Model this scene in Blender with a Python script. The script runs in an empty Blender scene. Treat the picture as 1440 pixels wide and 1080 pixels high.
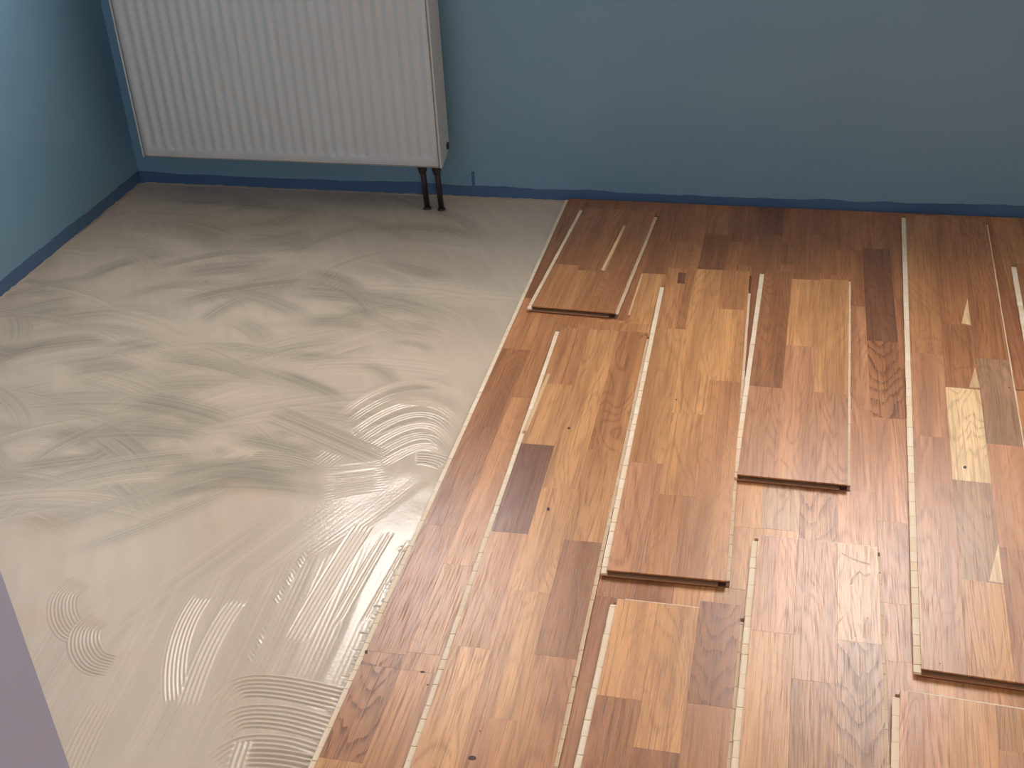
import bpy, bmesh, math, random
import numpy as np
from mathutils import Vector, Matrix

# ------------------------------------------------------------------ camera
scene = bpy.context.scene
FPX, CX, CY, CAM_H = 1700.2, 720.0, 540.0, 1.4161
R = np.array([[0.975165, 0.074434, -0.208596],
              [0.216292, -0.522674, 0.824639],
              [-0.047647, -0.849277, -0.525793]])      # columns: right, down, forward
cam_data = bpy.data.cameras.new('camera')
cam = bpy.data.objects.new('camera', cam_data)
scene.collection.objects.link(cam)
cam_data.sensor_width = 36.0
cam_data.lens = FPX / 1440.0 * 36.0
cam_data.clip_start = 0.02
m = Matrix.Identity(4)
for i in range(3):
    m[i][0], m[i][1], m[i][2] = R[i, 0], -R[i, 1], -R[i, 2]
m[2][3] = CAM_H
cam.matrix_world = m
scene.camera = cam

# ------------------------------------------------------------------ world (overcast daylight) and exposure
world = bpy.data.worlds.new('overcast_sky')
scene.world = world
world.use_nodes = True
bg = world.node_tree.nodes['Background']
bg.inputs['Color'].default_value = (1.0, 0.94, 0.905, 1)
bg.inputs['Strength'].default_value = 12.0
vs = scene.view_settings
vs.view_transform = 'Standard'
vs.look = 'None'
vs.gamma = 1.0
vs.use_curve_mapping = False
vs.exposure = 0.72

rnd = random.Random(7)
col = scene.collection

# ------------------------------------------------------------------ pixel -> place helpers
def gp(u, v, z=0.0):
    """point of the horizontal plane at height z seen at photo pixel (u, v)"""
    d = R @ np.array([(u - CX) / FPX, (v - CY) / FPX, 1.0])
    t = (z - CAM_H) / d[2]
    return d[0] * t, d[1] * t

# ------------------------------------------------------------------ object helpers
def link(o, parent=None):
    col.objects.link(o)
    if parent is not None:
        o.parent = parent
    return o

def mesh_obj(name, verts, faces, mat, parent=None, smooth=False):
    me = bpy.data.meshes.new(name)
    me.from_pydata([tuple(v) for v in verts], [], faces)
    me.materials.append(mat)
    me.update()
    if smooth:
        me.polygons.foreach_set('use_smooth', [True] * len(me.polygons))
    return link(bpy.data.objects.new(name, me), parent)

def bm_obj(name, bm, mat, parent=None, smooth=False):
    me = bpy.data.meshes.new(name)
    bmesh.ops.recalc_face_normals(bm, faces=bm.faces)
    bm.to_mesh(me)
    bm.free()
    me.materials.append(mat)
    if smooth:
        me.polygons.foreach_set('use_smooth', [True] * len(me.polygons))
    return link(bpy.data.objects.new(name, me), parent)

def add_box(bm, x0, x1, y0, y1, z0, z1, bev=0.0):
    g = bmesh.ops.create_cube(bm, size=1.0)
    for v in g['verts']:
        v.co = Vector((x0 + (v.co.x + .5) * (x1 - x0), y0 + (v.co.y + .5) * (y1 - y0), z0 + (v.co.z + .5) * (z1 - z0)))
    if bev:
        es = list({e for v in g['verts'] for e in v.link_edges})
        bmesh.ops.bevel(bm, geom=es, offset=bev, segments=1, affect='EDGES')

def add_tube(bm, p0, p1, r0, r1=None, seg=20):
    r1 = r0 if r1 is None else r1
    p0, p1 = Vector(p0), Vector(p1)
    d = p1 - p0
    mat = Matrix.Translation((p0 + p1) / 2) @ d.to_track_quat('Z', 'Y').to_matrix().to_4x4()
    bmesh.ops.create_cone(bm, cap_ends=True, segments=seg, radius1=r0, radius2=r1, depth=d.length, matrix=mat)

def empty(name, loc=(0, 0, 0), rz=0.0, parent=None):
    o = bpy.data.objects.new(name, None)
    o.empty_display_size = 0.05
    link(o, parent)
    o.location = loc
    o.rotation_euler = (0, 0, rz)
    return o

def tag(o, label, cat, group=None, kind=None):
    o['label'] = label
    o['category'] = cat
    if group:
        o['group'] = group
    if kind:
        o['kind'] = kind
    return o

def struct(o, label, cat):
    return tag(o, label, cat, kind='structure')

# ------------------------------------------------------------------ materials
def srgb(r, g, b):
    f = lambda c: c / 12.92 if c <= 0.04045 else ((c + 0.055) / 1.055) ** 2.4
    return (f(r / 255), f(g / 255), f(b / 255), 1.0)

class NT:
    def __init__(self, name):
        self.mat = bpy.data.materials.new(name)
        self.mat.use_nodes = True
        self.t = self.mat.node_tree
        self.bsdf = self.t.nodes['Principled BSDF']
    def n(self, kind, **kw):
        nd = self.t.nodes.new(kind)
        for k, v in kw.items():
            setattr(nd, k, v)
        return nd
    def l(self, a, b):
        self.t.links.new(a, b)
    def put(self, sock, v):
        if hasattr(v, 'is_linked'):
            self.l(v, sock)
        else:
            sock.default_value = v
    def math(self, op, a, b=None, c=None, clamp=False):
        nd = self.n('ShaderNodeMath', operation=op, use_clamp=clamp)
        self.put(nd.inputs[0], a)
        if b is not None: self.put(nd.inputs[1], b)
        if c is not None: self.put(nd.inputs[2], c)
        return nd.outputs[0]
    def vmath(self, op, a, b=None):
        nd = self.n('ShaderNodeVectorMath', operation=op)
        self.put(nd.inputs[0], a)
        if b is not None: self.put(nd.inputs[1], b)
        return nd.outputs[0]
    def noise(self, vec, scale=1.0, detail=2.0, rough=0.5, dist=0.0):
        nd = self.n('ShaderNodeTexNoise')
        self.l(vec, nd.inputs['Vector'])
        nd.inputs['Scale'].default_value = scale
        nd.inputs['Detail'].default_value = detail
        nd.inputs['Roughness'].default_value = rough
        nd.inputs['Distortion'].default_value = dist
        return nd.outputs['Fac']
    def mix(self, fac, a, b, mode='MIX'):
        nd = self.n('ShaderNodeMix', data_type='RGBA', blend_type=mode)
        self.put(nd.inputs[0], fac)
        self.put(nd.inputs[6], a)
        self.put(nd.inputs[7], b)
        return nd.outputs[2]
    def ramp(self, fac, lo, hi):
        nd = self.n('ShaderNodeMapRange', interpolation_type='SMOOTHSTEP')
        self.l(fac, nd.inputs['Value'])
        nd.inputs['From Min'].default_value = lo
        nd.inputs['From Max'].default_value = hi
        return nd.outputs['Result']
    def bump(self, h, strength, dist):
        nd = self.n('ShaderNodeBump')
        nd.inputs['Strength'].default_value = strength
        nd.inputs['Distance'].default_value = dist
        self.l(h, nd.inputs['Height'])
        self.l(nd.outputs['Normal'], self.bsdf.inputs['Normal'])
    def coord(self, which='Object'):
        return self.n('ShaderNodeTexCoord').outputs[which]

def paint(name, rgb, rough, grain=0.06, bump=0.25, spec=0.5, patch=0.0):
    k = NT(name)
    c = k.coord()
    n1 = k.noise(c, 3.0, 3)
    n2 = k.noise(c, 260.0, 2)
    base = srgb(*rgb)
    dark = tuple(x * (1 - grain) for x in base[:3]) + (1,)
    lite = tuple(min(1, x * (1 + grain)) for x in base[:3]) + (1,)
    k.l(k.mix(n1, dark, lite), k.bsdf.inputs['Base Color'])
    k.bsdf.inputs['Roughness'].default_value = rough
    k.bsdf.inputs['Specular IOR Level'].default_value = spec
    k.bump(n2, bump, 0.0006)
    return k.mat

M_WALL = paint('blue_wall_paint', (116, 157, 180), 0.38, spec=0.8)
M_BAND = paint('dark_blue_old_paint', (74, 106, 142), 0.35)
M_JAMB = paint('lilac_wall_paint', (182, 188, 214), 0.6)
M_WHITE = paint('grey_ceiling_paint', (150, 144, 138), 0.8)
M_CREAM = paint('cream_wall_paint', (206, 196, 182), 0.8)
M_SCREED = paint('grey_screed', (140, 134, 122), 0.85, grain=0.15)
M_ENAMEL = paint('white_radiator_enamel', (203, 205, 203), 0.35, grain=0.02, bump=0.05)
M_SEAM = paint('grey_radiator_seam', (120, 116, 110), 0.6)
M_PIPE = paint('dark_brown_pipe', (46, 36, 38), 0.4, bump=0.1)
M_PLUG = paint('dark_vent_plug', (42, 42, 44), 0.5)
M_FRAME = paint('white_window_frame', (238, 238, 236), 0.4)
M_EDGE = paint('pale_edge_filler', (176, 164, 146), 0.8, grain=0.2)

def make_oak(cathedral=False):
    k = NT('oak_cathedral_strip' if cathedral else 'oak_strip')
    oi = k.n('ShaderNodeObjectInfo')
    off = k.n('ShaderNodeCombineXYZ')
    k.l(k.math('MULTIPLY', oi.outputs['Random'], 37.0), off.inputs[0])
    k.l(k.math('MULTIPLY', oi.outputs['Random'], 91.0), off.inputs[1])
    k.l(k.math('MULTIPLY', oi.outputs['Random'], 53.0), off.inputs[2])
    c = k.vmath('ADD', k.coord(), off.outputs[0])
    rings_v = k.vmath('MULTIPLY', c, (11.0, 1.7, 5.0))
    n1 = k.noise(rings_v, 1.0, 1.6, 0.45, 0.55)
    if cathedral:      # nested V rings of a plain-sawn face
        xyz = k.n('ShaderNodeSeparateXYZ'); k.l(k.coord(), xyz.inputs[0])
        ax = k.math('POWER', k.math('MULTIPLY', k.math('ABSOLUTE', k.math('ADD', xyz.outputs[0], k.math('MULTIPLY_ADD', oi.outputs['Random'], .03, -.012))), 30.0), 1.35)
        wob = k.noise(k.vmath('MULTIPLY', c, (26.0, 9.0, 5.0)), 1.0, 2.5, 0.5, 0.3)
        f = k.math('ADD', k.math('MULTIPLY', xyz.outputs[1], 19.0), k.math('MULTIPLY_ADD', ax, -1.25, k.math('MULTIPLY', wob, 2.6)))
        ph = k.math('FRACT', f)
        ring = k.math('MULTIPLY', k.ramp(ph, 0.45, 0.97), k.math('SUBTRACT', 1.0, k.ramp(ph, 0.97, 1.0)))
    else:
        ph = k.math('SINE', k.math('MULTIPLY', n1, 115.0))
        ring = k.math('POWER', k.math('MULTIPLY_ADD', ph, 0.5, 0.5), 4.0)
    jag = k.noise(k.vmath('MULTIPLY', c, (420.0, 14.0, 5.0)), 1.0, 2.5, 0.6)
    ring = k.math('MULTIPLY', ring, k.ramp(jag, 0.32, 0.62))
    pores = k.ramp(k.noise(k.vmath('MULTIPLY', c, (620.0, 16.0, 5.0)), 1.0, 1.5, 0.5), 0.52, 0.72)
    broad = k.noise(k.vmath('MULTIPLY', c, (26.0, 1.6, 5.0)), 1.0, 2.5, 0.55, 0.4)
    lines = k.noise(k.vmath('MULTIPLY', c, (230.0, 3.5, 5.0)), 1.0, 3.0, 0.6, 0.25)
    tint = oi.outputs['Color']
    dark = k.mix(1.0, tint, (0.36, 0.27, 0.23, 1) if cathedral else (0.50, 0.40, 0.34, 1), 'MULTIPLY')
    lite = k.mix(1.0, tint, (1.22, 1.22, 1.18, 1), 'MULTIPLY')
    c0 = k.mix(k.ramp(broad, 0.3, 0.72), k.mix(1.0, tint, (0.82, 0.78, 0.74, 1), 'MULTIPLY'), lite)
    c1 = k.mix(k.math('MULTIPLY', ring, oi.outputs['Alpha']), c0, dark)
    c1 = k.mix(k.math('MULTIPLY', k.ramp(lines, 0.50, 0.68), 0.55), c1, dark)
    c2 = k.mix(k.math('MULTIPLY', pores, 0.36), c1, dark)
    k.l(c2, k.bsdf.inputs['Base Color'])
    k.l(k.math('MULTIPLY_ADD', pores, 0.12, 0.30), k.bsdf.inputs['Roughness'])
    k.bsdf.inputs['Specular IOR Level'].default_value = 0.40
    k.bump(k.math('SUBTRACT', 1.0, k.math('ADD', k.math('MULTIPLY', pores, 0.6), k.math('MULTIPLY', ring, 0.4))), 0.3, 0.0004)
    return k.mat
M_OAK = make_oak()
M_CATH = make_oak(True)

def make_core():
    k = NT('pale_spruce_core')
    oi = k.n('ShaderNodeObjectInfo')
    c = k.coord()
    n = k.noise(k.vmath('MULTIPLY', c, (8.0, 60.0, 60.0)), 1.0, 2)
    t = k.mix(oi.outputs['Random'], srgb(248, 224, 190), srgb(255, 240, 214))
    k.l(k.mix(k.math('MULTIPLY', n, 0.35), t, srgb(232, 200, 160)), k.bsdf.inputs['Base Color'])
    k.bsdf.inputs['Roughness'].default_value = 0.7
    return k.mat
M_CORE = make_core()
M_LIP = paint('brown_bottom_veneer', (128, 82, 58), 0.7, grain=0.15)
M_LIPTOP = paint('tan_groove_lip', (214, 160, 120), 0.6, grain=0.1)
M_GROOVE_SHADE = paint('painted_groove_shade', (58, 36, 28), 0.7, grain=0.2)  # shade inside the end groove, painted into the wood colour
M_KNOT = paint('dark_knot', (70, 42, 28), 0.6, grain=0.3)

def make_glue():
    k = NT('wet_beige_adhesive')
    at = k.n('ShaderNodeAttribute', attribute_name='thin')  # thin adhesive, plus shade painted into the far strokes
    pk = k.n('ShaderNodeAttribute', attribute_name='warm_glint')
    c = k.coord()
    n1 = k.noise(c, 2.2, 4)
    n2 = k.noise(c, 420.0, 3)
    base = k.mix(n1, srgb(214, 194, 168), srgb(227, 209, 186))
    b2 = k.mix(at.outputs['Fac'], base, srgb(116, 112, 96))
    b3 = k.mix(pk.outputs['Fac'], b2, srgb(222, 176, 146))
    k.l(b3, k.bsdf.inputs['Base Color'])
    k.bsdf.inputs['Roughness'].default_value = 0.17
    k.bsdf.inputs['Specular IOR Level'].default_value = 0.36
    k.bump(n2, 0.08, 0.0006)
    return k.mat
M_GLUE = make_glue()

def make_glass():
    k = NT('window_glass')
    tr = k.n('ShaderNodeBsdfTransparent')
    gl = k.n('ShaderNodeBsdfGlossy')
    gl.inputs['Roughness'].default_value = 0.02
    mx = k.n('ShaderNodeMixShader')
    mx.inputs[0].default_value = 0.07
    k.l(tr.outputs[0], mx.inputs[1]); k.l(gl.outputs[0], mx.inputs[2])
    k.l(mx.outputs[0], k.t.nodes['Material Output'].inputs['Surface'])
    return k.mat
M_GLASS = make_glass()

# ------------------------------------------------------------------ room shell
XL, XR, YB, YR, ZC = -1.99, 1.95, 3.233, -1.30, 2.50
TH = 0.20
REAR_FILL = [(0.45, 1.05, 1.10, 1.90)]                                      # unseen window added in the opposite wall as fill light
WINDOWS = [(-1.62, -0.78, 1.20, 2.32), (-0.10, 0.80, 1.02, 2.32)]   # x0, x1, z0, z1 in the back wall

bm = bmesh.new()
add_box(bm, XL - TH, XR + TH, YR - TH, YB + TH, -0.10, 0.0)
floor = struct(bm_obj('floor', bm, M_SCREED), 'grey screed floor carrying adhesive and oak parquet planks', 'floor')

def wall_with_holes(name, holes, xa, xb, ya, yb, za, zb):
    bm = bmesh.new()
    xs = sorted({xa, xb, *[h[0] for h in holes], *[h[1] for h in holes]})
    zs = sorted({za, zb, *[h[2] for h in holes], *[h[3] for h in holes]})
    for i in range(len(xs) - 1):
        for j in range(len(zs) - 1):
            mx, mz = (xs[i] + xs[i + 1]) / 2, (zs[j] + zs[j + 1]) / 2
            if any(h[0] < mx < h[1] and h[2] < mz < h[3] for h in holes):
                continue
            add_box(bm, xs[i], xs[i + 1], ya, yb, zs[j], zs[j + 1])
    bmesh.ops.remove_doubles(bm, verts=bm.verts, dist=1e-5)
    inner = [f for f in bm.faces if len([1 for e in f.edges if len(e.link_faces) > 2]) == 4]
    return bm_obj(name, bm, M_WALL)

w = wall_with_holes('wall_rear', REAR_FILL, XL - TH, XR + TH, YR - TH, YR, 0.0, ZC)
w.data.materials[0] = M_CREAM
struct(w, 'cream painted wall opposite the radiator wall', 'wall')
w = wall_with_holes('wall_back', WINDOWS, XL - TH, XR + TH, YB, YB + TH, 0.0, ZC)
struct(w, 'satin blue painted wall behind the white radiator', 'wall')
for nm, x0, x1, y0, y1, mt, lb in [
        ('wall_left', XL - TH, XL, YR - TH, YB, M_WALL, 'satin blue painted wall meeting the radiator corner'),
        ('wall_right', XR, XR + TH, YR - TH, YB, M_CREAM, 'cream painted side wall past the parquet')]:
    bm = bmesh.new(); add_box(bm, x0, x1, y0, y1, 0.0, ZC)
    struct(bm_obj(nm, bm, mt), lb, 'wall')
bm = bmesh.new(); add_box(bm, XL - TH, XR + TH, YR - TH, YB + TH, ZC, ZC + 0.15)
struct(bm_obj('ceiling', bm, M_WHITE), 'grey unpainted ceiling', 'ceiling')
# short partition whose end stands beside the camera
bm = bmesh.new(); add_box(bm, XL, -0.744, 0.665, 0.80, 0.0, ZC, 0.004)
struct(bm_obj('wall_partition', bm, M_JAMB), 'lilac end of a short partition wall beside the wet adhesive', 'wall')

for i, (x0, x1, z0, z1) in enumerate(WINDOWS + REAR_FILL):
    back = i < len(WINDOWS)
    e = empty('window_%d' % (i + 1), ((x0 + x1) / 2, YB + 0.12 if back else YR - 0.12, z0), 0 if back else math.pi)
    struct(e, 'white framed window ' + ('above the radiator', 'in the blue wall over the parquet', 'added in the cream wall for fill light')[i], 'window')
    hw, h = (x1 - x0) / 2, z1 - z0
    bm = bmesh.new()
    for a in ((-hw, -hw + .06, 0, h), (hw - .06, hw, 0, h), (-hw + .06, hw - .06, 0, .06), (-hw + .06, hw - .06, h - .06, h)):
        add_box(bm, a[0], a[1], -.03, .03, a[2], a[3], 0.003)
    bm_obj('window_frame', bm, M_FRAME, e)
    bm = bmesh.new(); add_box(bm, -hw + .06, hw - .06, -.004, .004, .06, h - .06)
    bm_obj('pane', bm, M_GLASS, e)
    bm = bmesh.new(); add_box(bm, -hw - .04, hw + .04, -.17, -.03, -.03, 0, 0.004)
    bm_obj('window_sill', bm, M_FRAME, e)
    ld = bpy.data.lights.new('window_daylight_portal', 'AREA')
    ld.shape = 'RECTANGLE'; ld.size = x1 - x0; ld.size_y = z1 - z0
    ld.cycles.is_portal = True
    lo = bpy.data.objects.new('window_daylight_portal', ld)
    link(lo); lo.location = ((x0 + x1) / 2, YB + TH + .01 if back else YR - TH - .01, (z0 + z1) / 2); lo.rotation_euler = (-math.pi / 2 if back else math.pi / 2, 0, 0)

# darker strip of old paint along the base of the walls (ragged upper edge)
def paint_band(name, along, a0, a1, fixed, label):
    n = int((a1 - a0) / 0.012)
    V, F = [], []
    h = 0.043
    for i in range(n + 1):
        a = a0 + (a1 - a0) * i / n
        h += rnd.uniform(-.0014, .0014); h = min(.050, max(.036, h))
        for z, d in ((0, 0), (0, .0012), (h, .0012), (h, 0)):
            V.append((a, fixed - d, z) if along == 'x' else (fixed + d, a, z))
        if i:
            b = 4 * i
            for j in range(4):
                k = (j + 1) % 4
                F.append((b - 4 + j, b - 4 + k, b + k, b + j))
    o = mesh_obj(name, V, F, M_BAND)
    bm = bmesh.new(); bm.from_mesh(o.data); bmesh.ops.recalc_face_normals(bm, faces=bm.faces); bm.to_mesh(o.data); bm.free()
    return struct(o, label, 'baseboard')
bb = paint_band('baseboard_back', 'x', XL, XR, YB, 'ragged dark blue strip along the foot of the radiator wall')
paint_band('baseboard_left', 'y', 0.80, YB, XL, 'ragged dark blue strip along the foot of the side wall')
# dark paint drip rising from the strip right of the radiator pipes
bm = bmesh.new(); add_box(bm, -0.905, -0.896, YB - .0014, YB, .036, .083, .0004)
bm_obj('paint_drip', bm, M_BAND, bb)
# pale line of filler where wall and floor meet
def filler(name, along, a0, a1, fixed, label):
    n = int((a1 - a0) / 0.015); V, F = [], []
    for i in range(n + 1):
        a = a0 + (a1 - a0) * i / n
        w_, h_ = .005 + rnd.uniform(0, .005), .004 + rnd.uniform(0, .003)
        for d, z in ((0, 0), (w_, 0), (w_ * .6, h_ * .8), (0, h_)):
            V.append((a, fixed - .0012 - d, z) if along == 'x' else (fixed + .0012 + d, a, z))
        if i:
            b = 4 * i
            for j in range(4):
                k = (j + 1) % 4
                F.append((b - 4 + j, b - 4 + k, b + k, b + j))
    o = mesh_obj(name, V, F, M_EDGE)
    bm = bmesh.new(); bm.from_mesh(o.data); bmesh.ops.recalc_face_normals(bm, faces=bm.faces); bm.to_mesh(o.data); bm.free()
    struct(o, label, 'trim')
filler('trim_1', 'x', -1.97, -0.625, YB, 'thin pale filler line between radiator wall and adhesive')
filler('trim_2', 'y', 0.82, 3.22, XL, 'thin pale filler line between side wall and adhesive')

# ------------------------------------------------------------------ trowelled adhesive
def build_adhesive():
    rg = np.random.default_rng(11)
    xs = np.arange(XL, -0.6165, 0.0018)
    ys = [0.815]
    while ys[-1] < YB:
        q = ys[-1]
        ys.append(q + (.0030 if q < 1.02 else .0014 if q < 1.55 else .0019 if q < 2.1 else .0035 if q < 2.6 else .006))
    ys = np.array(ys[:-1] + [YB])
    X, Y = np.meshgrid(xs, ys)
    nx, ny = len(xs), len(ys)

    def vnoise(fx, fy, seed, ang=0.0):
        r = np.random.default_rng(seed)
        c, s = math.cos(ang), math.sin(ang)
        a, b = (X * c + Y * s) * fx + 100, (-X * s + Y * c) * fy + 100
        T = r.random((256, 256))
        ia, ib = np.floor(a).astype(int), np.floor(b).astype(int)
        fa, fb = a - ia, b - ib
        fa, fb = fa * fa * (3 - 2 * fa), fb * fb * (3 - 2 * fb)
        g = lambda i, j: T[i % 256, j % 256]
        return (g(ia, ib) * (1 - fa) + g(ia + 1, ib) * fa) * (1 - fb) + (g(ia, ib + 1) * (1 - fa) + g(ia + 1, ib + 1) * fa) * fb

    H = 0.0022 + 0.0012 * (vnoise(6, 6, 1) - .5) + 0.0006 * (vnoise(22, 22, 2) - .5)
    thin = 0.25 * vnoise(4, 4, 3) + 0.12 * (vnoise(60, 9, 4, 0.5) - .5)  # thin adhesive; the far strokes also paint shade into this value
    warm_glint = np.zeros_like(H)

    def smooth_path(pts, n=14):
        P = np.array([gp(u, v, 0.002) for u, v in pts])
        if len(P) == 2:
            return np.linspace(P[0], P[1], 5)
        if len(P) == 3:   # quadratic through the three points
            t = np.linspace(0, 1, n)[:, None]
            c = 2 * P[1] - .5 * (P[0] + P[2])
            return (1 - t) ** 2 * P[0] + 2 * t * (1 - t) * c + t * t * P[2]
        out = []
        for i in range(len(P) - 1):
            p0, p1, p2, p3 = P[max(0, i - 1)], P[i], P[i + 1], P[min(len(P) - 1, i + 2)]
            for t in np.linspace(0, 1, 7)[:-1]:
                out.append(.5 * ((2 * p1) + (-p0 + p2) * t + (2 * p0 - 5 * p1 + 4 * p2 - p3) * t * t + (-p0 + 3 * p1 - 3 * p2 + p3) * t ** 3))
        out.append(P[-1])
        return np.array(out)

    def stroke(path, width, pitch=0.009, amp=0.0022, dark=0.0, streak=0.0, soft=0.15, ends=0.12, sharp=1.4, seed=0, cover=1.0, edge=0.0):
        pad = width
        lo, hi = path.min(0) - pad, path.max(0) + pad
        i0, i1 = np.searchsorted(ys, [lo[1], hi[1]])
        j0, j1 = np.searchsorted(xs, [lo[0], hi[0]])
        if i1 - i0 < 2 or j1 - j0 < 2:
            return
        sx, sy = X[i0:i1, j0:j1], Y[i0:i1, j0:j1]
        best = np.full(sx.shape, 1e9); U = np.zeros(sx.shape); S = np.zeros(sx.shape)
        seg = np.diff(path, axis=0); L = np.hypot(seg[:, 0], seg[:, 1]); cum = np.concatenate([[0], np.cumsum(L)])
        for k in range(len(seg)):
            ax, ay = path[k]; dx, dy = seg[k] / max(L[k], 1e-9)
            t = (sx - ax) * dx + (sy - ay) * dy
            tc = np.clip(t, 0 if k else -1e9, L[k] if k < len(seg) - 1 else 1e9)
            qx, qy = sx - ax - tc * dx, sy - ay - tc * dy
            d2 = qx * qx + qy * qy
            m_ = d2 < best
            best[m_] = d2[m_]
            U[m_] = (qx * -dy + qy * dx)[m_]
            S[m_] = (cum[k] + tc)[m_]
        tot = cum[-1]
        sm = lambda a: np.clip(a, 0, 1) ** 2 * (3 - 2 * np.clip(a, 0, 1))
        across = sm((width / 2 - np.abs(U)) / (width * soft + 1e-6))
        al = sm(S / (tot * ends + 1e-6)) * sm((tot - S) / (tot * ends + 1e-6))
        al[(S < 0) | (S > tot)] = 0
        wgt = across * al * cover
        ridge = (0.5 + 0.5 * np.cos(2 * math.pi * U / pitch + seed)) ** sharp
        h = 0.0012 + amp * ridge
        if amp > 0:
            Hs = H[i0:i1, j0:j1]; Hs += wgt * (h - Hs)
        r = np.random.default_rng(seed + 100)
        tab = r.random(64)
        q = (U / width + .5) * 40
        iq = np.clip(np.floor(q).astype(int), 0, 62); fq = np.clip(q - iq, 0, 1)
        st = tab[iq] * (1 - fq) + tab[iq + 1] * fq
        ts = thin[i0:i1, j0:j1]
        tgt = dark + streak * (st - .5)
        if edge:
            tgt = tgt - edge * (np.abs(U) > width * .32)
        ts += wgt * .9 * (tgt - ts)

    # --- broad sweeping arcs of the far half: thin scrapes, with ridge shade and falloff painted in
    for k in range(210):
        v = rg.uniform(272, 690); u = rg.uniform(-40, 690 - (v - 285) * .44)
        cx_, cy_ = gp(u, v)
        if v > 640 and u > 300: continue
        rad = rg.uniform(.28, .62)
        a0 = rg.uniform(.35, 1.0) * math.pi; a1 = a0 - rg.uniform(.5, 1.1)
        mid = (a0 + a1) / 2
        ox, oy = cx_ - rad * math.cos(mid), cy_ - rad * math.sin(mid)
        aa = np.linspace(a0, a1, 12)
        path = np.stack([ox + rad * np.cos(aa), oy + rad * np.sin(aa) * .8], 1)
        near = cy_ < 2.0
        stroke(path, rg.uniform(.05, .14), .0085, .0004 if near else 0.0, dark=rg.choice([.05, .2, .42, .55]), streak=.40, soft=.4, ends=.35, seed=k, cover=.8)
    # --- broad bands read from the photograph (pixel paths)
    bands = [([(10, 660), (70, 652), (150, 642)], .07, .6), ([(80, 624), (170, 608), (300, 616)], .06, .62),
             ([(160, 558), (260, 574), (345, 604)], .11, .6), ([(200, 503), (300, 512), (390, 542)], .09, .6),
             ([(277, 490), (340, 490), (420, 508)], .06, .5), ([(30, 590), (110, 580), (180, 600)], .07, .5),
             ([(290, 410), (370, 420), (440, 455)], .08, .5), ([(420, 395), (490, 410), (530, 455)], .09, .55),
             ([(150, 430), (250, 400), (360, 402)], .07, .45), ([(0, 700), (160, 655), (330, 640)], .10, .35),
             ([(0, 760), (150, 712), (330, 650)], .06, .42), ([(60, 790), (230, 730), (380, 660)], .06, .40),
             ([(495, 515), (535, 520), (560, 548)], .06, .55), ([(540, 480), (590, 485), (612, 500)], .05, .4),
             ([(180, 280), (330, 285), (480, 300)], .10, .55), ([(480, 330), (600, 320), (700, 345)], .10, .40),
             ([(380, 520), (450, 545), (492, 570)], .06, .62), ([(20, 480), (120, 460), (240, 478)], .07, .45)]
    for k, (p, wd, dk) in enumerate(bands):
        stroke(smooth_path(p), wd, .007, .0005 if p[0][1] > 540 else 0, dark=dk * .88, streak=.45, soft=.45, ends=.35, seed=200 + k, cover=.85)  # band darkness holds both thin adhesive and painted shade
    # light nested arcs right of centre
    for k in range(7):
        o = k * 15
        stroke(smooth_path([(470 + k * 10, 592 + o * .75), (575 + k * 4, 538 + o), (664 - k * 7, 572 + o)]), .035, .008, .0014, dark=[.0, .25][k % 2], streak=.15, soft=.3, ends=.2, seed=240 + k, cover=.85)
    # combed dark wedge
    stroke(smooth_path([(372, 578), (455, 612), (548, 652)]), .085, .0062, .0012, dark=.36, streak=.45, soft=.2, ends=.15, seed=260)
    stroke(smooth_path([(352, 640), (400, 642), (445, 654)]), .030, .008, .0016, dark=.3, streak=.3, seed=261)
    for k in range(4):
        stroke(smooth_path([(452, 700 - k * 13), (500, 690 - k * 11), (545, 684 - k * 11)]), .028, .008, .0014, dark=.22, streak=.25, ends=.3, seed=262 + k)
    stroke(smooth_path([(583, 644), (605, 645), (626, 652)]), .055, .0085, .0022, dark=.2, streak=.25, seed=268)
    # diagonal fan down to the left
    for k in range(9):
        stroke(smooth_path([(600 - k * 26, 660 + k * 7), (510 - k * 40, 730 + k * 16), (400 - k * 50, 800 + k * 26)]), .07, .009, .0002, dark=[.05, .24, .12][k % 3], streak=.3, soft=.4, ends=.25, seed=280 + k, cover=.8)
    # near field: long smooth pulls running down towards the wall end
    for k in range(16):
        u0 = 560 - k * 30 + rg.uniform(-8, 8)
        stroke(smooth_path([(u0, 745 + k * 6), (u0 - 62, 890 + k * 3), (u0 - 150, 1085)]), .05, .0085, .00025, dark=rg.choice([.02, .08, .15]), streak=.25, soft=.35, ends=.15, seed=300 + k, cover=.75)
    # crisp combed patches
    stroke(smooth_path([(118, 816), (92, 836), (88, 862), (100, 885), (122, 892)]), .060, .0062, .0017, sharp=2.2, dark=.12, streak=.2, soft=.12, ends=.1, seed=320)
    stroke(smooth_path([(146, 866), (122, 884), (118, 908), (132, 930), (160, 938)]), .062, .0062, .0017, sharp=2.2, dark=.15, streak=.2, soft=.12, ends=.1, seed=321)
    stroke(smooth_path([(284, 836), (250, 905), (246, 990)]), .046, .0066, .0016, sharp=2.6, dark=.05, streak=.15, soft=.1, ends=.08, seed=322)
    stroke(smooth_path([(338, 842), (298, 905), (262, 1000)]), .042, .0080, .0017, sharp=3.0, dark=.0, streak=.1, soft=.1, ends=.1, seed=323)
    stroke(smooth_path([(514, 736), (470, 805), (412, 905)]), .042, .0080, .0016, sharp=3.0, dark=.0, streak=.1, soft=.1, ends=.1, seed=324)
    stroke(smooth_path([(548, 745), (515, 800), (470, 880)]), .026, .0120, .0014, sharp=4.0, dark=.0, streak=.1, soft=.1, ends=.1, seed=325)
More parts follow.
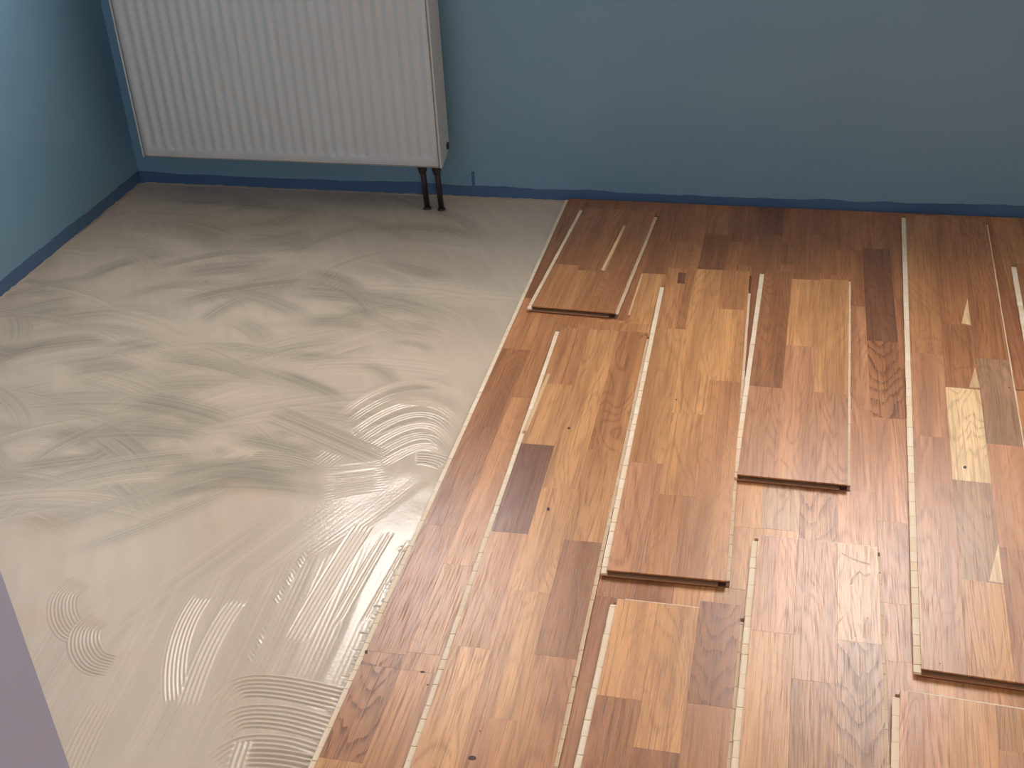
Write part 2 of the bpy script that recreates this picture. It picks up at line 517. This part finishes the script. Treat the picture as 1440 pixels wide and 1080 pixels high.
    stroke(smooth_path([(574, 758), (545, 808), (505, 880)]), .018, .0120, .0014, sharp=4.0, dark=.0, streak=.1, soft=.1, ends=.15, seed=326)
    stroke(smooth_path([(150, 985), (122, 1035), (96, 1095)]), .055, .0078, .0016, sharp=3.0, dark=.05, streak=.1, soft=.1, ends=.1, seed=327)
    # fine ladder marks
    for (a, b) in (((428, 772), (385, 840)), ((370, 880), (348, 925))):
        n = 17 if a[0] > 400 else 9
        for k in range(n):
            t = k / (n - 1); u, v = a[0] + (b[0] - a[0]) * t, a[1] + (b[1] - a[1]) * t
            stroke(smooth_path([(u, v), (u + 5, v + 9)]), .004, .02, .0012, dark=.3, soft=.4, ends=.2, seed=330 + k)
    # horizontal combing at the plank edge
    for k in range(3):
        b = 968 + k * 42
        stroke(smooth_path([(312 - k * 6, b + 24), (340, b - 1), (400, b), (502 - k * 18, b + 22)]), .056, .0088, .0022, sharp=2.2, dark=.10, streak=.25, soft=.1, ends=.06, seed=360 + k)
    stroke(smooth_path([(345, 1040), (330, 1085)]), .035, .0088, .0026, dark=.1, seed=364)
    stroke(smooth_path([(342, 1068), (400, 1070), (470, 1088)]), .05, .0095, .0030, dark=.1, streak=.2, seed=365)
    # ticks squeezed out along the laid planks
    for k in range(52):
        v = 760 + k * 6.2 + rg.uniform(-2, 2)
        ue = 797 - .4428 * (v - 285)
        ln = rg.uniform(8, 26)
        stroke(smooth_path([(ue - ln, v - 1), (ue - 2, v + rg.uniform(1, 4))]), .0045, .02, .0016, dark=.3, soft=.4, ends=.15, seed=400 + k)
    # warm reflections painted into the adhesive colour as a few soft spots
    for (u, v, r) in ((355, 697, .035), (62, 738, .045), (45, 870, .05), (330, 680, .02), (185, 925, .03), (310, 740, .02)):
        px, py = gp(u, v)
        warm_glint = np.maximum(warm_glint, .32 * np.exp(-(((X - px) / r) ** 2 + ((Y - py) / (r * .5)) ** 2)) * (.4 + .9 * vnoise(70, 70, 5)))
    # grit
    H += 0.00012 * (vnoise(300, 300, 8) - .5)
    H = np.maximum(H, 0.0004)
    thin = np.clip(thin, 0, 1)

    co = np.stack([X, Y, H], -1).reshape(-1, 3).astype(np.float32)
    idx = np.arange(nx * ny).reshape(ny, nx)
    q = np.stack([idx[:-1, :-1], idx[:-1, 1:], idx[1:, 1:], idx[1:, :-1]], -1).reshape(-1, 4).astype(np.int32)
    me = bpy.data.meshes.new('trowelled_adhesive')
    me.vertices.add(len(co)); me.vertices.foreach_set('co', co.ravel())
    me.loops.add(q.size); me.loops.foreach_set('vertex_index', q.ravel())
    me.polygons.add(len(q)); me.polygons.foreach_set('loop_start', np.arange(0, q.size, 4, dtype=np.int32))
    me.polygons.foreach_set('loop_total', np.full(len(q), 4, np.int32))
    me.polygons.foreach_set('use_smooth', np.ones(len(q), bool))
    me.update(calc_edges=True)
    for nm, arr in (('thin', thin), ('warm_glint', warm_glint)):
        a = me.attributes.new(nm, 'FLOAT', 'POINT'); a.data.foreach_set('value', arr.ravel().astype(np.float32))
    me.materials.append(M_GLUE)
    o = link(bpy.data.objects.new('trowelled_adhesive', me))
    tag(o, 'wet beige flooring adhesive combed in swirls over the screed', 'adhesive', kind='stuff')
build_adhesive()

# ------------------------------------------------------------------ oak boards
BW, BT, SEAM = 0.205, 0.014, 0.00025
TONES = {'l': (210, 154, 102), 'm': (194, 137, 91), 'd': (172, 117, 78), 'k': (140, 94, 68), 'p': (203, 146, 106),
         'y': (238, 202, 154), 'g': (182, 140, 106), 'r': (176, 119, 84), 'w': (224, 178, 138)}

def strip(parent, x0, x1, y0, y1, z0, z1, tone, fig):
    b = .00004
    x0, x1, y0, y1 = x0 + b, x1 - b, y0 + b, y1 - b
    cx_, cy_ = (x0 + x1) / 2, (y0 + y1) / 2
    hx, hy, h = (x1 - x0) / 2, (y1 - y0) / 2, z1 - z0
    c = .00012
    V = [(-hx, -hy, 0), (hx, -hy, 0), (hx, hy, 0), (-hx, hy, 0), (-hx, -hy, h - c), (hx, -hy, h - c), (hx, hy, h - c), (-hx, hy, h - c),
         (-hx + c, -hy + c, h), (hx - c, -hy + c, h), (hx - c, hy - c, h), (-hx + c, hy - c, h)]
    F = [(3, 2, 1, 0), (0, 1, 5, 4), (1, 2, 6, 5), (2, 3, 7, 6), (3, 0, 4, 7), (4, 5, 9, 8), (5, 6, 10, 9), (6, 7, 11, 10), (7, 4, 8, 11), (8, 9, 10, 11)]
    o = mesh_obj('strip', V, F, M_CATH if fig > .8 else M_OAK, parent)
    o.location = (cx_, cy_, z0)
    t = TONES[tone]; j = rnd.uniform(.95, 1.05)
    r_, g_, b_, _ = srgb(*[min(255, q * j) for q in t])
    o.color = (r_, g_, b_, fig)
    return o

def patch(parent, px, z, tone, fig=.3, mat=None, name='sapwood_streak'):
    """thin flush inlay of sapwood (or a knot) outlined on the board's top face"""
    inv = parent.matrix_world.inverted()
    P = [inv @ Vector((*gp(u, v, z), z)) for u, v in px]
    n = len(P)
    V = [p + Vector((0, 0, .00012)) for p in P] + [p - Vector((0, 0, .0008)) for p in P]
    F = [tuple(range(n)), tuple(range(2 * n - 1, n - 1, -1))] + [(i, i + n, (i + 1) % n + n, (i + 1) % n) for i in range(n)]
    o = mesh_obj(name, V, F, mat or M_OAK, parent)
    bm = bmesh.new(); bm.from_mesh(o.data); bmesh.ops.recalc_face_normals(bm, faces=bm.faces); bm.to_mesh(o.data); bm.free()
    r_, g_, b_, _ = srgb(*TONES[tone])
    o.color = (r_, g_, b_, fig)
    return o

def ell(u, v, a, b, n=10, tilt=0.0):
    return [(u + a * math.cos(t) * math.cos(tilt) - b * math.sin(t) * math.sin(tilt), v + a * math.cos(t) * math.sin(tilt) + b * math.sin(t) * math.cos(tilt))
            for t in [2 * math.pi * k / n for k in range(n)]]

def core_mesh():
    prof = [(0, .0015), (BW + .0055, .0015), (BW + .0055, .004), (BW - .009, .004), (BW - .009, .0095), (BW, .0095), (BW, .011), (0, .011),
            (0, .0098), (-.0095, .0096), (-.011, .0088), (-.011, .0055), (0, .0046)]
    n = len(prof)
    V = [(x, 0, z) for x, z in prof] + [(x, 1, z) for x, z in prof]
    F = [tuple(range(n)), tuple(range(2 * n - 1, n - 1, -1))] + [(i, i + n, (i + 1) % n + n, (i + 1) % n) for i in range(n)]
    me = bpy.data.meshes.new('core_slat'); me.from_pydata(V, [], F); me.materials.append(M_CORE)
    bm = bmesh.new(); bm.from_mesh(me); bmesh.ops.recalc_face_normals(bm, faces=bm.faces); bm.to_mesh(me); bm.free()
    return me
CORE = core_mesh()

def core_slats(parent, y0, y1, wmin=.022, wmax=.046):
    y = y0
    while y < y1 - .004:
        w_ = min(rnd.uniform(wmin, wmax), y1 - y)
        o = link(bpy.data.objects.new('core_slat', CORE), parent)
        o.location = (rnd.uniform(-.0004, .0004), y, 0)
        o.scale = (1, w_ - rnd.choice([.0004, .0008, .0014]), 1)
        y += w_

def fill_lanes(parent, L, lanes, zt):
    for k in range(3):
        y = L
        for (yend, tone, fig) in lanes[k]:
            yend = max(0.0, yend)
            if y - yend > .004:
                strip(parent, k * BW / 3, (k + 1) * BW / 3, yend, y, zt - .003, zt, tone, fig)
            y = yend
            if y <= 0:
                break

def rand_lane(L, tones, fmin=.2, fmax=.7, first=None):
    out, y = [], L - (rnd.uniform(.1, .5) if first is None else first)
    while True:
        out.append((y, rnd.choice(tones), rnd.uniform(fmin, fmax)))
        if y <= 0:
            return out
        y -= rnd.uniform(.28, .52)

def px_lanes(spec, org, ang, L, zt, us):
    """lane spec: list of (pixel row of the near joint, tone, figure) from far to near -> local y"""
    out = []
    ca, sa = math.cos(ang), math.sin(ang)
    for k in range(3):
        ln = []
        for (v, tone, fig) in spec[k]:
            if v is None:
                ln.append((0.0, tone, fig)); continue
            # walk along the lane centre until its pixel row equals v
            lo, hi = -0.2, L + .2
            for _ in range(40):
                md = (lo + hi) / 2
                lx = (k + .5) * BW / 3
                wx, wy = org[0] + lx * ca - md * sa, org[1] + lx * sa + md * ca
                c = R.T @ np.array([wx, wy, zt - CAM_H])
                if c[1] / c[2] * FPX + CY > v: lo = md
                else: hi = md
            ln.append(((lo + hi) / 2, tone, fig))
        if ln[-1][0] > 0:
            ln += [(ln[-1][0] - d, rnd.choice('lmd'), .4) for d in (.4, .85, 1.3, 1.8)]
        out.append(ln)
    return out

Z0 = 0.001                      # underside of the laid planks
ZL = Z0 + BT                    # top of the laid planks
def loose_board(label, near_left, far_left, L, spec, tongue_cut=.010):
    """near_left/far_left: floor points of the left top edge; the board is L long measured from near_left"""
    dx, dy = far_left[0] - near_left[0], far_left[1] - near_left[1]
    ang = math.atan2(-dx, dy)
    e = empty('parquet_board', (near_left[0], near_left[1], ZL), ang)
    tag(e, label, 'parquet board', 'loose parquet boards lying on the laid parquet')
    bpy.context.view_layer.update()
    bm = bmesh.new(); add_box(bm, 0, BW + .0055, 0, L, 0, .0015)
    bm_obj('backing', bm, M_LIP, e)
    core_slats(e, .013, L - tongue_cut)
    bm = bmesh.new(); add_box(bm, 0, BW, L - tongue_cut, L - .0005, .0015, .011)
    bm_obj('end_core', bm, M_LIP, e)
    bm = bmesh.new(); add_box(bm, -.006, .001, L - tongue_cut, L - tongue_cut + .007, .004, .008, .0005)
    bm_obj('tongue_end', bm, M_LIP, e)
    fill_lanes(e, L, px_lanes(spec, near_left, ang, L, ZL + BT, None), BT)
    # grooved near end
    bm = bmesh.new()
    add_box(bm, 0, BW, .010, .0128, .0015, .011)
    add_box(bm, 0.0, BW, 0, .010, .0098, .011)
    bm_obj('end_groove', bm, M_GROOVE_SHADE, e)
    bm = bmesh.new()
    add_box(bm, .0, BW - .014, -.0040, .010, .0028, .0038)
    bm_obj('end_lip', bm, M_LIPTOP, e)
    bm = bmesh.new()
    add_box(bm, .0, BW - .014, -.0040, .0, .0, .0028)
    bm_obj('end_backing', bm, M_LIP, e)
    bm = bmesh.new(); add_box(bm, BW - .0125, BW - .0005, .0015, .0098, .0015, .0098)
    bm_obj('end_stop', bm, M_GROOVE_SHADE, e)
    bm = bmesh.new(); add_box(bm, -.0108, .001, -.0045, .0125, .0040, .0090, .0006)
    bm_obj('tongue_corner', bm, M_CORE, e)
    bm = bmesh.new(); add_box(bm, .012, BW - .012, L - .001, L + .007, .005, .009)
    bm_obj('end_tongue', bm, M_CORE, e)
    return e

def P29(u, v): return gp(u, v, ZL + BT)

# --- the loose boards
bI = loose_board('short loose oak board nearest the radiator pipes, with a pale sapwood streak', (-.581, 2.534), (-.553, 3.131), .600,
     [[(372, 'd', .3), (None, 'm', .35)], [(381, 'd', .4), (None, 'm', .3)], [(345, 'd', .3), (None, 'd', .35)]])
bA = loose_board('long loose oak board with a dark brown strip, beside the adhesive', (-.455, 0.30), (-.491, 2.438), 2.138,
     [[(540, 'm', .3), (625, 'l', .25), (749, 'k', .45), (910, 'm', .25), (1100, 'l', .55)],
      [(687, 'l', .5), (831, 'l', .45), (1010, 'l', .25), (1120, 'm', .3)],
      [(633, 'm', .75), (761, 'l', .8), (924, 'd', .25), (1110, 'm', .6)]])
bB = loose_board('loose oak board with cut end groove, between the dark-strip board and the narrow-gap board', (-.2535, 1.600), (-.277, 2.781), 1.182,
     [[(462, 'm', .5), (651, 'l', .4), (None, 'p', .7)], [(582, 'l', .4), (697, 'l', .6), (None, 'm', .3)], [(435, 'm', .3), (536, 'l', .4), (None, 'm', .35)]], tongue_cut=.10)
bD = loose_board('loose oak board ending above pale laid strips, touching its neighbour with one corner', (-.0495, 1.916), (-.0355, 2.793), .878,
     [[(544, 'd', .55), (None, 'p', .5)], [(393, 'd', .3), (487, 'l', .3), (None, 'p', .45)], [(393, 'd', .3), (553, 'l', .35), (None, 'p', .75)]])
bC = loose_board('loose oak board with a grey-brown wavy strip, reaching under the grooved board end', (-.2265, 0.45), (-.2245, 1.530), 1.080,
     [[(981, 'l', .3), (1130, 'd', .35)], [(1055, 'l', .55), (1140, 'd', .8)], [(848, 'l', .2), (992, 'd', .9), (1130, 'm', .3)]])
bE = loose_board('loose oak board with bold dark chevron grain along one side', (-.008, 0.50), (-.001, 1.738), 1.238,
     [[(889, 'p', .5), (1130, 'l', .2)], [(958, 'p', .7), (1130, 'm', .8)], [(903, 'w', .79), (1140, 'g', 1.0)]])
bF = loose_board('longest loose oak board reaching the blue wall, with a pale knotty strip', (.260, 1.449), (.324, 3.184), 1.732,
     [[(497, 'm', .35), (614, 'p', .3), (None, 'p', .5)], [(457, 'd', .3), (546, 'd', .5), (677, 'y', .5), (818, 'g', .5), (None, 'l', .4)],
      [(505, 'd', .5), (626, 'g', .45), (772, 'p', .3), (None, 'p', .5)]])
bG = loose_board('loose oak board beyond the pale knotty board, a hand short of the wall', (.497, 1.25), (.573, 2.909), 1.66,
     [[(480, 'd', .4), (620, 'm', .4), (1000, 'm', .4)], [(500, 'd', .4), (900, 'm', .4)], [(600, 'm', .4), (1000, 'd', .4)]])
bH = loose_board('loose oak board poking out below the knotty board end', (.2095, 1.060), (.226, 1.398), .338,
     [[(1090, 'p', .75), (1200, 'm', .4)], [(1100, 'l', .25), (1300, 'm', .4)], [(1060, 'l', .3), (1300, 'p', .4)]])
bpy.context.view_layer.update()
zt = ZL + BT
patch(bI, [(877, 317), (880, 318), (851, 381), (845, 380)], zt, 'y')
patch(bF, [(1360.5, 420), (1365, 457), (1352, 455)], zt, 'y')
patch(bF, [(1404, 764), (1411, 820), (1391, 817)], zt, 'y')
patch(bF, [(1371, 516), (1378, 545), (1363, 545)], zt, 'y')
patch(bA, [(770, 525), (774, 526), (741, 606), (735, 606)], zt, 'y')
for b, u, v, a, c in ((bA, 771, 716, 2.2, 2.6), (bA, 800, 602, 2.2, 1.6), (bA, 664, 1066, 6, 3.4), (bF, 1357, 657, 2.5, 2.2), (bA, 675, 1028, 1.3, .9),
                      (bF, 1322, 943 - 10, .9, .9), (bB, 951, 562, 1.3, 1), (bF, 1423 - 4, 545, .9, .9)):
    patch(b, ell(u, v, a, c), zt, 'k', mat=M_KNOT, name='knot')
def vein(b, z, pts, w):
    up = [(u - w * .3, v - w) for u, v in pts]; dn = [(u + w * .3, v + w) for u, v in pts[::-1]]
    steep = abs(pts[-1][1] - pts[0][1]) > abs(pts[-1][0] - pts[0][0])
    if steep:
        up = [(u - w, v) for u, v in pts]; dn = [(u + w, v) for u, v in pts[::-1]]
    patch(b, up + dn, z, 'd', .2, name='grain_vein')
for pts, w in (([(1184, 778), (1196, 785), (1210, 790), (1224, 794)], 1.3), ([(1197, 822), (1200, 812), (1208, 804)], 2.0), ([(1208, 803), (1216, 810), (1224, 807)], 1.4),
               ([(1198, 824), (1197, 850), (1200, 880), (1203, 896)], .8), ([(1174, 896), (1177, 878), (1186, 867)], 1.2), ([(1192, 868), (1196, 884), (1198, 899)], 1.1),
               ([(1220, 868), (1216, 880), (1214, 897)], 1.4)):
    vein(bE, zt, pts, w)
patch(bB, [(954, 383), (965, 384), (963, 399), (952, 398)], zt, 'k', .6, name='heartwood_patch')

# --- the laid planks: child planks of the floor, strips below them
XE = -0.6135                    # left edge of the first laid row
ROWS = 12
spec_rows = {
    0: [[(420, 'd', .4), (491, 'm', .3), (600, 'd', .4), (739, 'd', .55), (918, 'd', .55), (1069, 'd', 1.0)],
        [(380, 'd', .3), (560, 'm', .3), (795, 'm', .3), (920, 'm', .3), (1150, 'm', .25)],
        [(430, 'd', .3), (600, 'm', .6), (800, 'm', .4), (1000, 'm', .3)]],
    1: [[(330, 'd', .3), (450, 'd', .4), (560, 'm', .4)], [(340, 'd', .3), (385, 'd', .3), (620, 'l', .5)], [(340, 'd', .3), (470, 'm', .5), (700, 'l', .4), (840, 'm', .3), (960, 'd', .3), (1150, 'm', .3)]],
    2: [[(330, 'd', .3), (384, 'd', .3), (470, 'm', .5), (900, 'd', .3)], [(340, 'd', .3), (372, 'd', .4), (600, 'd', .3)], [(330, 'k', .3), (400, 'd', .3), (640, 'r', .3)]],
    3: [[(342, 'd', .3), (372, 'd', .3), (600, 'r', .3), (745, 'w', .7)], [(330, 'd', .3), (470, 'd', .3), (765, 'p', .9)], [(352, 'd', .3), (430, 'd', .3), (690, 'p', .5), (830, 'p', .5)]],
    4: [[(350, 'd', .4), (480, 'k', .5), (588, 'd', .9), (735, 'p', .7), (850, 'p', .6), (1000, 'p', .7)], [(420, 'd', .3), (520, 'r', .3), (590, 'r', .3), (824, 'p', .5), (960, 'w', .6)], [(360, 'd', .3), (600, 'm', .4)]],
}
def laid_planks():
    for r in range(ROWS):
        x = XE + r * BW
        w_ = min(BW, XR - .008 - x)
        if w_ < .1:
            break
        # end joints of the row
        y_far = YB - .010
        ends = [y_far]
        y = y_far - [1.9, 0.72, 1.45, 1.02, 1.75, .9][r % 6]
        while y > -.6:
            ends.append(y)
            y -= rnd.uniform(1.5, 2.1)
        ends.append(-.9)
        spec = spec_rows.get(r)
        L = y_far + .9
        lanes = px_lanes(spec, (x, -.9), 0.0, L, ZL, None) if spec else [rand_lane(L, 'ddmmr' if r < 6 else 'mmdl', .25, .5) for _ in range(3)]
        for k in range(len(ends) - 1):
            y1, y0 = ends[k], ends[k + 1]
            p = empty('plank', (x, y0, Z0), 0, floor)
            bm = bmesh.new(); add_box(bm, 0, BW, 0.0002, y1 - y0 - .0002, 0, .0015)
            bm_obj('backing', bm, M_LIP, p)
            if r == 0:
                core_slats(p, .0, y1 - y0, .018, .05)
            else:
                bm = bmesh.new(); add_box(bm, 0.0002, BW - .0002, .0002, y1 - y0 - .0002, .0015, .011)
                bm_obj('core', bm, M_CORE, p)
            for ln in range(3):
                yy = y_far
                for (ye, tone, fig) in [(q[0] - .9, q[1], q[2]) for q in lanes[ln]] + [(-.9, 'm', .4)]:
                    a, b = max(ye, y0), min(yy, y1)
                    if b - a > .004:
                        strip(p, ln * BW / 3, (ln + 1) * BW / 3, a - y0, b - y0, BT - .003, BT, tone, fig)
                    yy = min(yy, ye)
laid_planks()
bpy.context.view_layer.update()
first = [o for o in floor.children if o.name.startswith('plank')]
patch(first[0], [(902, 385), (905, 385), (893, 420), (886, 443), (883, 443)], ZL, 'y')
for u, v, a, c in ((594, 945, 3.6, 1.4), (601, 963, 1.3, 1.0), (515, 917, 2.2, 3.0)):
    patch(first[0], ell(u, v, a, c), ZL, 'k', mat=M_KNOT, name='knot')

# ------------------------------------------------------------------ radiator
def build_radiator():
    x0, x1 = -1.877, -0.951
    yf, yb = YB - .142, YB - .050          # front and back faces
    z0, z1 = 0.147, 0.747
    e = empty('radiator', ((x0 + x1) / 2, (yf + yb) / 2, 0))
    tag(e, 'white ribbed panel radiator hanging on the blue wall', 'radiator')
    ox, oy = (x0 + x1) / 2, (yf + yb) / 2
    W2 = (x1 - x0) / 2
    # fluted front sheet
    nf = 28; m_ = .016
    wf = (x1 - x0 - .012) - 2 * m_
    pitch = wf / nf
    xs = [-W2 + .006]
    us = [(-W2 + .006 + m_ + pitch * (k + j / 8)) for k in range(nf) for j in range(8)] + [W2 - .006 - m_]
    xs += us + [W2 - .006]
    zz = [z0, z0 + .004, z0 + .022, z0 + .025, z0 + .029, z0 + .034, z0 + .040, z0 + .05] + [z0 + .05 + (z1 - z0 - .10) * k / 6 for k in range(1, 6)] + [z1 - .05, z1 - .040, z1 - .034, z1 - .029, z1 - .025, z1 - .022, z1 - .004, z1]
    V, F = [], []
    for z in zz:
        dz = min(z - z0, z1 - z)
        a = min(1, max(0, (dz - .022) / .016)); a = a * a * (3 - 2 * a)
        rim = .003 if dz < .002 else 0
        for x in xs:
            ph = (x - us[0]) / pitch
            inside = us[0] <= x <= us[-1] + 1e-9
            d = .0045 * (0.5 - 0.5 * math.cos(2 * math.pi * ph)) ** .8 * a if inside else 0
            V.append((x, yf - oy + d + rim, z))
    n = len(xs)
    for j in range(len(zz) - 1):
        for i in range(n - 1):
            F.append((j * n + i, j * n + i + 1, (j + 1) * n + i + 1, (j + 1) * n + i))
    o = mesh_obj('front_panel', V, F, M_ENAMEL, e, smooth=True)
    md = o.modifiers.new('thickness', 'SOLIDIFY'); md.thickness = .0015; md.offset = -1
    # bead of the pressed edge
    bm = bmesh.new()
    for s in (-1, 1):
        add_box(bm, s * (W2 - .0075) - .0008, s * (W2 - .0075) + .0008, yf - oy - .0004, yf - oy + .003, z0 + .002, z1 - .002)
    add_box(bm, -W2 + .007, W2 - .007, yf - oy - .0004, yf - oy + .003, z0 + .0035, z0 + .0048)
    bm_obj('edge_seam', bm, M_SEAM, e)
    # back water panel
    bm = bmesh.new(); add_box(bm, -W2 + .006, W2 - .006, yb - oy - .012, yb - oy, z0 + .012, z1, .003)
    bm_obj('back_panel', bm, M_ENAMEL, e)
    # convector sheet between the panels
    V, F = [], []
    nz = 60
    for i in range(nz + 1):
        x = -W2 + .03 + (2 * W2 - .06) * i / nz
        y = (.022 if i % 2 else -.022)
        V += [(x, y, z0 + .05), (x, y, z1 - .05)]
        if i:
            F.append((2 * i - 2, 2 * i, 2 * i + 1, 2 * i - 1))
    mesh_obj('convector_fins', V, F, M_ENAMEL, e)
    # side covers, lower rear corner cut away
    for s in (-1, 1):
        xa, xb = s * (W2 - .005), s * W2
        prof = [(yf - oy - .001, z0), (yf - oy + .012, z0 - .0005), (yb - oy, z0 + .028), (yb - oy, z1), (yf - oy - .001, z1)]
        k = len(prof)
        V = [(xa, y, z) for y, z in prof] + [(xb, y, z) for y, z in prof]
        F = [tuple(range(k)), tuple(range(2 * k - 1, k - 1, -1))] + [(i, i + k, (i + 1) % k + k, (i + 1) % k) for i in range(k)]
        sc = mesh_obj('side_cover', V, F, M_ENAMEL, e)
        bm = bmesh.new(); bm.from_mesh(sc.data); bmesh.ops.recalc_face_normals(bm, faces=bm.faces)
        bmesh.ops.bevel(bm, geom=[q for q in bm.edges], offset=.0012, segments=2, affect='EDGES'); bm.to_mesh(sc.data); bm.free()
    # dark vent plug on the side next to the pipes
    bm = bmesh.new(); add_tube(bm, (W2 - .001, .026, z0 + .040), (W2 + .003, .026, z0 + .040), .0115, seg=6)
    bm_obj('vent_plug', bm, M_PLUG, e)
    # top grille
    bm = bmesh.new()
    add_box(bm, -W2 + .005, W2 - .005, yf - oy + .004, yf - oy + .012, z1 - .004, z1)
    add_box(bm, -W2 + .005, W2 - .005, yb - oy - .012, yb - oy - .004, z1 - .004, z1)
    for k in range(46):
        xx = -W2 + .012 + (2 * W2 - .024) * k / 45
        add_box(bm, xx - .004, xx + .004, yf - oy + .012, yb - oy - .012, z1 - .003, z1 - .001)
    bm_obj('top_grille', bm, M_ENAMEL, e)
    # wall brackets
    for s in (-1, 1):
        bm = bmesh.new(); add_box(bm, s * .30 - .02, s * .30 + .02, yb - oy, YB - oy, z0 + .06, z1 - .06)
        bm_obj('wall_bracket', bm, M_ENAMEL, e)
    # supply and return pipes with their nuts
    for (fx, fy) in ((-1.018, 3.134), (-.974, 3.130)):
        lx, ly = fx - ox, fy - oy
        bm = bmesh.new()
        add_tube(bm, (lx, ly, .0034), (lx - .004, ly - .002, z0 + .02), .0082)
        pb = bm_obj('pipe', bm, M_PIPE, e, smooth=True)
        bm = bmesh.new(); add_tube(bm, (lx - .004, ly - .002, z0 - .020), (lx - .004, ly - .002, z0 + .018), .0135, seg=6)
        add_tube(bm, (lx - .0037, ly - .002, z0 - .034), (lx - .004, ly - .002, z0 - .020), .0095, .0135, seg=16)
        bm_obj('pipe_nut', bm, M_PIPE, pb)
        bm = bmesh.new(); add_tube(bm, (lx, ly, .0034), (lx, ly, .009), .0125, .0095, seg=20)
        bm_obj('floor_collar', bm, M_PIPE, pb)
build_radiator()
